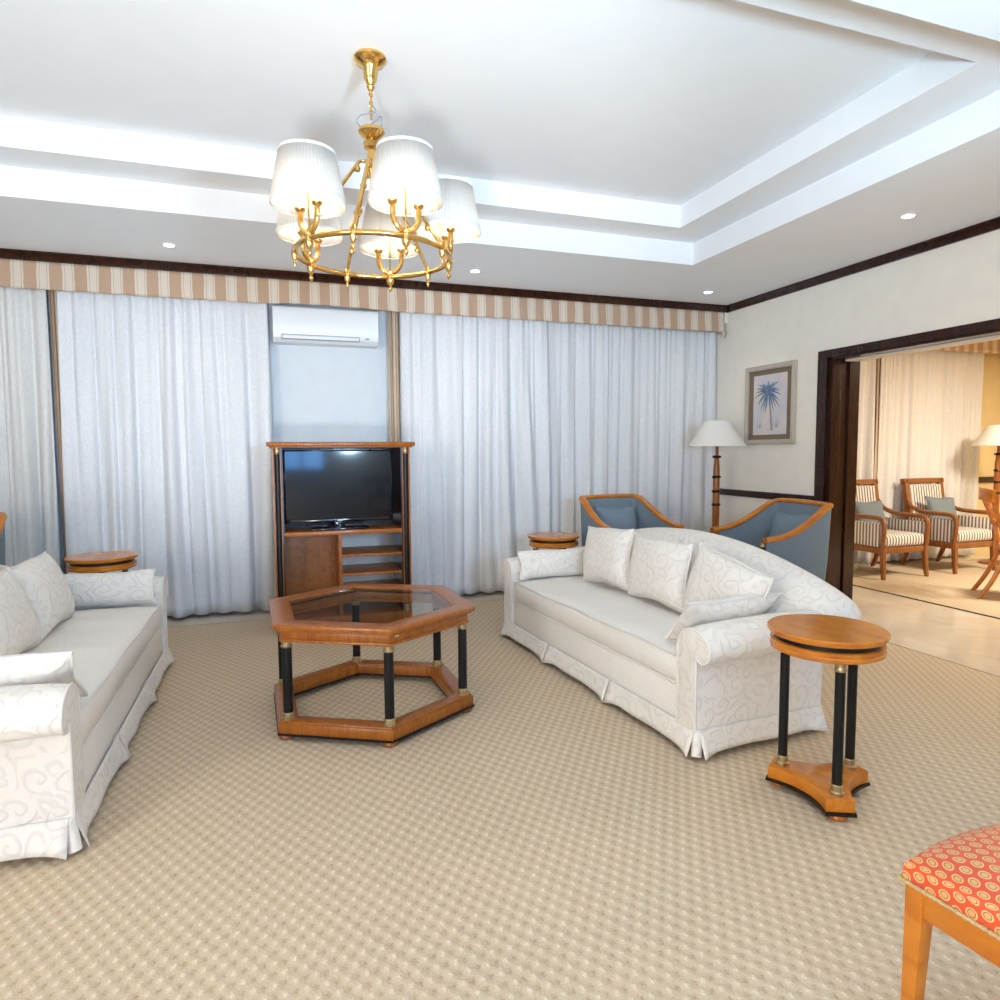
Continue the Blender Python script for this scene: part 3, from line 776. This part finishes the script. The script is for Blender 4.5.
dup(lamp, 'floor lamp with ivory cone shade at the right photo edge, in the dining room', (8.22, 5.60, 0.0105))

# ------------------------------------------------------------------ framed palm picture on the right wall
pic = thing('framed_picture', 'framed palm tree print on the cream wall', 'picture', (XR-.001, 5.305, 1.842))
def prect(w, h): return [(-w/2, -h/2), (w/2, -h/2), (w/2, h/2), (-w/2, h/2)]
RM = Matrix.Rotation(R(-90), 4, 'Y') @ Matrix.Rotation(R(-90), 4, 'Z')     # local x -> world -y , local y -> world z , local z -> world -x
def on_wall(m): m.bm.transform(RM); return m
f = MB(); f.prism(prect(.685, .775), 0, .03, .004, hole=prect(.59, .68)); f.prism(prect(.672, .762), .028, .038, .004, hole=prect(.615, .705))
on_wall(f).build('frame', M['silver'], pic, ang=20)
on_wall(MB().prism(prect(.61, .70), .002, .012)).build('mat_board', M['mat_brown'], pic)
pr = on_wall(MB().prism(prect(.46, .585), .012, .014)).build('print', M['print'], pic)
tk = MB(); tk.grid(lambda u, v: (.035-.05*v**1.3-.014*(1-.4*v)+.028*(1-.4*v)*u, -.255+.375*v, .0150), 2, 10)
on_wall(tk).build('palm_trunk', M['trunk'], pr)
fr = MB(); rnd = random.Random(3); c0x, c0y = -.018, .125
for k in range(23):
    a = R(-75)+R(330)*k/22+rnd.uniform(-.08, .08); ln = rnd.uniform(.14, .20)*(1.05 if abs(math.cos(a)) > .5 else .95)
    def fp(u, v, a=a, ln=ln, k=k):
        w = .0085*math.sin(PI*min(1, .12+.88*v))**.8*(u-.5)*2
        x = math.cos(a)*ln*v; y = math.sin(a)*ln*v-.06*v*v
        return (c0x+x-math.sin(a)*w, c0y+y+math.cos(a)*w, .0153+.00005*k)
    fr.grid(fp, 2, 8)
on_wall(fr).build('palm_fronds', M['palm'], pr)
bu = MB()
for k in range(12):
    bx = -.13+.0*k if k < 6 else .10; a = R(40+20*(k % 6)); ln = .08+.02*(k % 3)
    bu.grid(lambda u, v: (bx+math.cos(a)*ln*v-math.sin(a)*.008*(1-v)*(u*2-1), -.23+math.sin(a)*ln*v, .0149+.00003*k), 1, 3)
on_wall(bu).build('distant_bushes', M['bush'], pr)

# ------------------------------------------------------------------ striped armchairs (dining room)
def make_striped(label):
    t = thing('striped_armchair', label, 'armchair', group='striped armchairs in the dining room')
    Wd = M['midwood']; w = .335
    MB().box(-.30, .30, -.30, .26, .335, .475, .05, 4).build('seat_cushion', M['stripex'], t, ang=60)
    fr = MB().box(-w, w, -.30, -.265, .275, .34, .006); fr.box(-w, -w+.035, -.29, .30, .275, .34, .006); fr.box(w-.035, w, -.29, .30, .275, .34, .006); fr.box(-w, w, .27, .30, .275, .34, .006)
    fr.build('seat_rail', Wd, t)
    tl = Matrix.Rotation(R(-9), 4, 'X'); tl = Matrix.Translation((0, .27, .34)) @ tl
    MB().box(-.245, .245, -.05, .02, .05, .63, .02, 3, mat=tl).build('backrest', M['stripex'], t, ang=60)
    bfm = MB()
    bfm.box(-.31, -.25, -.03, .03, -.03, .70, .008, mat=tl); bfm.box(.25, .31, -.03, .03, -.03, .70, .008, mat=tl)
    bfm.box(-.325, .325, -.03, .035, .645, .705, .01, mat=tl); bfm.box(-.26, .26, -.02, .02, .02, .07, .006, mat=tl)
    bfm.build('back_frame', Wd, t)
    for s in (-1, 1):
        MB().box(*sorted((s*(w-.012), s*(w-.05))), -.27, .28, .34, .60, .012).build('side_panel', M['stripey'], t)
        p = spline([(s*.295, .325, .80), (s*.305, .26, .715), (s*.31, .12, .665), (s*.312, -.05, .655), (s*.312, -.2, .655), (s*.312, -.275, .635), (s*.312, -.302, .58), (s*.312, -.30, .48), (s*.312, -.29, .34)], 5)
        MB().tube(p, .025, 10).build('arm', Wd, t)
        MB().bar([(s*.312, -.315, 0), (s*.305, -.30, .12), (s*.30, -.285, .34)], [.034, .045, .05], [.034, .045, .05], .25).build('front_leg', Wd, t)
        MB().bar([(s*.29, .36, 0), (s*.295, .30, .16), (s*.295, .28, .34)], [.034, .042, .05], [.034, .042, .05], .25).build('rear_leg', Wd, t)
    return t
sa = make_striped('brown and cream striped armchair half hidden by the dark door jamb'); sa.location = (6.41, 5.59, FZ)
dup(sa, 'brown and cream striped armchair fully in view through the opening', (7.45, 5.58, FZ))
g0 = cushion_mesh('cushion', .40, .30, .11, M['slate'], 13); tag(g0, 'slate grey cushion in the striped armchair beside the door jamb', 'cushion', 'slate cushions')
g0.location = (6.41-.08, 5.60+.08, .67); g0.rotation_euler = (R(-20), 0, R(-4))
g1 = copy_tree(g0); g1['label'] = 'slate grey cushion in the fully visible striped armchair'; g1.location = (7.45+.0, 5.58+.11, .685); g1.rotation_euler = (R(-20), R(3), R(-6))

# ------------------------------------------------------------------ dining chairs (patterned seats)
def make_dining(label):
    t = thing('dining_chair', label, 'dining chair', group='wooden chairs with orange ring-patterned seats')
    Wd = M['woodtop']
    fw, bw, d = .245, .20, .225       # front faces -y
    def outline(k=1., ins=0.):
        pts = []
        for i in range(13): 
            u = -1+2*i/12; pts.append((u*(fw-ins), -d+ins-.035*(1-u*u)))
        pts += [(bw-ins, d-ins), (-(bw-ins), d-ins)]
        return pts
    MB().prism(outline(), .378, .442, .004).build('seat_rail', Wd, t, ang=30)
    rings = []
    for ins, z in ((-.002, .439), (-.005, .455), (-.003, .478), (.008, .495), (.04, .508), (.10, .518), (.17, .522)):
        rings.append([(x, y, z) for x, y in outline(ins=ins)])
    MB().loft(rings).build('seat', M['rings'], t, ang=50)
    pth = [(x, y, .444) for x, y in outline(ins=-.008)]
    dense = []
    for a, b in zip(pth, pth[1:]+pth[:1]):
        n = max(1, int((Vector(b)-Vector(a)).length/.008))
        dense += [Vector(a).lerp(Vector(b), i/n) for i in range(n)]
    MB().tube(dense, [.0055 if i % 2 else .004 for i in range(len(dense))], 6, closed=True).build('braid', M['braid'], t)
    for s in (-1, 1):
        MB().bar([(s*.230, -.215, 0), (s*.227, -.211, .2), (s*.2265, -.2055, .36), (s*.2265, -.2055, .440)], [.026, .032, .037, .037], [.026, .034, .041, .041], .15).build('front_leg', Wd, t)
        MB().bar(spline([(s*.205, .40, 0), (s*.195, .30, .18), (s*.185, .225, .40), (s*.185, .235, .56), (s*.195, .29, .78), (s*.21, .36, 1.0)], 5), .036, .034, .2).build('rear_leg', Wd, t)
    cr = [(-.27, .335, .955), (-.20, .372, .965), (0, .40, .97), (.20, .372, .965), (.27, .335, .955)]
    MB().bar(spline(cr, 6), .028, .115, .2).build('crest_rail', Wd, t)
    MB().bar(spline([(-.19, .285, .70), (0, .31, .71), (.19, .285, .70)], 6), .022, .05, .2).build('back_slat', Wd, t)
    MB().bar([(0, .30, .70), (0, .345, .83), (0, .39, .94)], .12, .018, .2).build('splat', Wd, t)
    return t
dc = make_dining('foreground wooden chair with orange ring-patterned seat at lower right'); dc.location = (1.527, .800, FZ+.006); dc.rotation_euler = (0, 0, R(180))
dup(dc, 'wooden chair with curved legs beyond the opening at the right photo edge', (6.60, 4.16, FZ), R(42))
# round dining table just entering the frame
dt = thing('dining_table', 'round wooden dining table behind the chair at the right photo edge', 'dining table', (7.55, 3.75, FZ))
MB().lathe([(0, .73), (.60, .73), (.62, .74), (.62, .755), (.60, .765), (0, .765)], seg=48).build('tabletop', M['woodtop'], dt)
MB().lathe([(0, .66), (.54, .66), (.55, .70), (.55, .731), (0, .731)], seg=48).build('apron', M['midwood'], dt)
MB().lathe([(0, 0), (.30, 0), (.30, .05), (.12, .1), (.07, .2), (.09, .35), (.06, .5), (.12, .67), (0, .67)], seg=28).build('pedestal', M['midwood'], dt)

# ------------------------------------------------------------------ chandelier
HX, HY = .48, 3.29
ch = thing('chandelier', 'gold chandelier with five pleated white shades', 'chandelier', (HX, HY, Z2))
def zz(z): return z-Z2
G = M['gold']
MB().lathe([(0, 0), (.075, 0), (.078, -.012), (.066, -.028), (.05, -.034), (.036, -.05), (.03, -.10), (.016, -.125), (.02, -.135), (.012, -.15), (0, -.152)], seg=32).build('canopy', G, ch)
cd = MB(); cd.tube([(0, 0, -.14), (0, 0, zz(2.98))], .005, 8)
for k in range(6):
    a = R(90)*(k % 2); zc = -.17-.02*k
    cd.tube([(.008*math.cos(q)*math.cos(a), .008*math.cos(q)*math.sin(a), zc+.014*math.sin(q)) for q in [2*PI*i/12 for i in range(12)]], .0022, 6, closed=True)
cd.build('chain', G, ch)
MB().tube(spline([(0, 0, zz(3.05)), (.02, -.01, zz(3.01)), (-.05, .0, zz(2.99)), (-.065, .01, zz(2.96)), (-.03, .0, zz(2.935)), (.02, 0, zz(2.975)), (.045, .0, zz(3.0)), (.05, 0, zz(2.96)), (.02, 0, zz(2.93)), (0, 0, zz(2.93))], 6), .0035, 6).build('cable', M['grey'], ch)
MB().lathe([(0, zz(2.945)), (.012, zz(2.945)), (.06, zz(2.93)), (.063, zz(2.915)), (.045, zz(2.895)), (.025, zz(2.885)), (.04, zz(2.87)), (.036, zz(2.845)), (.02, zz(2.835)), (.024, zz(2.80)), (.034, zz(2.78)), (.018, zz(2.73)), (.012, zz(2.70)), (0, zz(2.695))], seg=28).build('hub', G, ch)
RR, ZR = .366, 2.34
MB().tube([(RR*math.cos(2*PI*i/72), RR*math.sin(2*PI*i/72), zz(ZR)) for i in range(72)], .0125, 12, closed=True).build('ring', G, ch)
YAW = R(18.7535)
def vdir(th):   # th measured from the side nearest the viewer, turning right
    r = math.sin(th); fwd = -math.cos(th)
    return Vector((math.cos(YAW)*r+math.sin(YAW)*fwd, -math.sin(YAW)*r+math.cos(YAW)*fwd, 0))
for k in range(5):
    d = vdir(R(33+36+72*k)); a = d*.03+Vector((0, 0, zz(2.80))); e = d*RR+Vector((0, 0, zz(ZR)))
    p = [d*.01+Vector((0, 0, zz(2.76))), d*.035+Vector((0, 0, zz(2.785))), a+d*.03-Vector((0, 0, .02)), e+Vector((0, 0, .012))]
    m = MB().tube(p, .0085, 10)
    for q in (.12, .42, .78): m.lathe([(0, -.014), (.012, -.012), (.016, 0), (.012, .012), (0, .014)], tuple(a.lerp(e, q)), 14)
    m.lathe([(0, -.075), (.004, -.07), (.008, -.055), (.005, -.045), (.014, -.03), (.016, 0), (.014, .022), (.01, .03), (0, .03)], tuple(e), 14)
    m.build('stay_rod', G, ch)
for k in range(5):
    d = vdir(R(33+72*k)); e = d*RR+Vector((0, 0, zz(ZR))); tang = Vector((-d.y, d.x, 0))
    m = MB().lathe([(0, -.085), (.006, -.08), (.011, -.065), (.006, -.05), (.016, -.035), (.02, -.02), (.02, .018), (.012, .024), (.012, .03), (0, .03)], tuple(e), 16)
    u = [e+tang*(.062*math.cos(q))+Vector((0, 0, .092+.072*math.sin(q))) for q in [PI+PI*i/14 for i in range(15)]]
    u = [u[0]+Vector((0, 0, .03))]+u+[u[-1]+Vector((0, 0, .03))]
    m.tube(u, .0125, 10); m.lathe([(0, -.012), (.014, -.01), (.024, 0), (.014, .012), (0, .014)], tuple(e+Vector((0, 0, .012))), 16)
    for s in (-1, 1): m.lathe([(0, .12), (.012, .122), (.022, .132), (.024, .14), (.012, .142), (0, .142)], tuple(e+tang*.062*s), 16)
    m.tube([e+Vector((0, 0, .02)), e+Vector((0, 0, .367))], .0045, 8)
    m.lathe([(0, .355), (.012, .357), (.008, .367), (.013, .379), (.006, .393), (0, .398)], tuple(e), 14)
    arm = m.build('lamp_arm', G, ch)
    for s in (-1, 1):
        MB().lathe([(0, .14), (.0125, .14), (.0125, .20), (0, .20)], tuple(e+tang*.062*s), 14).build('candle_sleeve', M['white'], arm)
        MB().lathe([(0, .20), (.012, .202), (.018, .22), (.013, .242), (0, .265)], tuple(e+tang*.062*s), 14).build('bulb', M['bulb'], arm)
    zb, zt = .145, .360; segs = 240
    sh = MB().lathe([(.160, zb), (.152, zb+.05), (.120, zt)], tuple(e), segs, pleat=60, amp=.013)
    sho = sh.build('lamp_shade', M['shade'], ch, ang=180, thick=.002)
    for r_, z_ in ((.161, zb), (.121, zt)): MB().lathe([(r_-.002, z_-.006), (r_+.002, z_-.006), (r_+.0025, z_), (r_+.002, z_+.006), (r_-.002, z_+.006)], tuple(e), 64).build('shade_trim', M['welt'], sho)
    rm = MB()
    for j in range(3):
        q = 2*PI*j/3; rm.tube([e+Vector((0, 0, zt-.008)), e+Vector((.12*math.cos(q), .12*math.sin(q), zt-.004))], .002, 6)
    rm.build('shade_spider', G, sho)
    MB().lathe([(0, zt-.012), (.118, zt-.012)], tuple(e), 32).build('shade_diffuser', M['shade'], sho)  # unseen disc added to cut the upward glow on the tray
    l = bpy.data.lights.new('chandelier_lamp', 'POINT'); l.energy = 2.4; l.color = (1, .78, .50); l.shadow_soft_size = .05
    o = bpy.data.objects.new('chandelier_lamp', l); COL.objects.link(o); o.parent = ch; o.location = e+Vector((0, 0, .20))

# ------------------------------------------------------------------ light
def area(name, loc, aim, sx, sy, en, col):
    l = bpy.data.lights.new(name, 'AREA'); l.shape = 'RECTANGLE'; l.size = sx; l.size_y = sy; l.energy = en; l.color = col
    o = bpy.data.objects.new(name, l); COL.objects.link(o); o.location = loc
    o.rotation_euler = (Vector(aim)-Vector(loc)).to_track_quat('-Z', 'Y').to_euler(); return o
for a, b in WX:
    area('window_daylight', ((a+b)/2, YF-.2, (WZ0+WZ1)/2), ((a+b)/2, 5, 1.3), b-a, WZ1-WZ0, 95, (.16, .46, 1.0))  # unseen blue light added behind the camera for the TV reflection
area('window_daylight', (XL-.2, (LY0+LY1)/2, (LZ0+LZ1)/2), (2., 1.5, .9), LY1-LY0, LZ1-LZ0, 225, (1.0, .94, .85))  # unseen warm fill added from the left
def up_spot(loc, aim, en, size, col):
    l = bpy.data.lights.new('bounce_strobe', 'SPOT'); l.energy = en; l.color = col; l.spot_size = R(size); l.spot_blend = .55; l.shadow_soft_size = .22
    o = bpy.data.objects.new('bounce_strobe', l); COL.objects.link(o); o.location = loc
    o.rotation_euler = (Vector(aim)-Vector(loc)).to_track_quat('-Z', 'Y').to_euler()
up_spot((1.15, -.35, 1.62), (.75, 3.2, 4.2), 450, 112, (.53, .78, 1.))
up_spot((-.55, -.7, .45), (-.1, 4.2, 3.1), 390, 60, (.90, .95, 1.))  # low fill added to lift the far ceiling, not the flash
area('dining_pendant_lamp', (7.4, 3.4, 2.6), (7.4, 3.5, 0), .8, .8, 150, (1, .88, .70))  # unseen warm fill added for the dining room, no pendant fitting
wd = bpy.data.worlds.new('world'); sc.world = wd; wd.use_nodes = True
nt = wd.node_tree; bg = nt.nodes['Background']; sky = nt.nodes.new('ShaderNodeTexSky'); sky.sky_type = 'NISHITA'; sky.sun_disc = False; sky.sun_elevation = R(40)
nt.links.new(sky.outputs[0], bg.inputs[0]); bg.inputs[1].default_value = .15

# ------------------------------------------------------------------ camera
cam = bpy.data.cameras.new('camera'); cam.sensor_width = 36; cam.lens = 36*660.7/1000; cam.clip_start = .05
co = bpy.data.objects.new('camera', cam); COL.objects.link(co)
yaw, pit, rol = R(18.7535), R(4.2117), R(-.3055)
fv = Vector((math.sin(yaw)*math.cos(pit), math.cos(yaw)*math.cos(pit), -math.sin(pit))); rv = Vector((math.cos(yaw), -math.sin(yaw), 0)); uv = rv.cross(fv)
r2 = rv*math.cos(rol)+uv*math.sin(rol); u2 = -rv*math.sin(rol)+uv*math.cos(rol)
m4 = Matrix((r2, u2, -fv)).transposed().to_4x4(); m4.translation = (0, 0, 1.40)
co.matrix_world = m4; sc.camera = co
vs = sc.view_settings; vs.view_transform = 'Standard'; vs.look = 'None'; vs.exposure = .17; vs.gamma = 1.; vs.use_curve_mapping = False
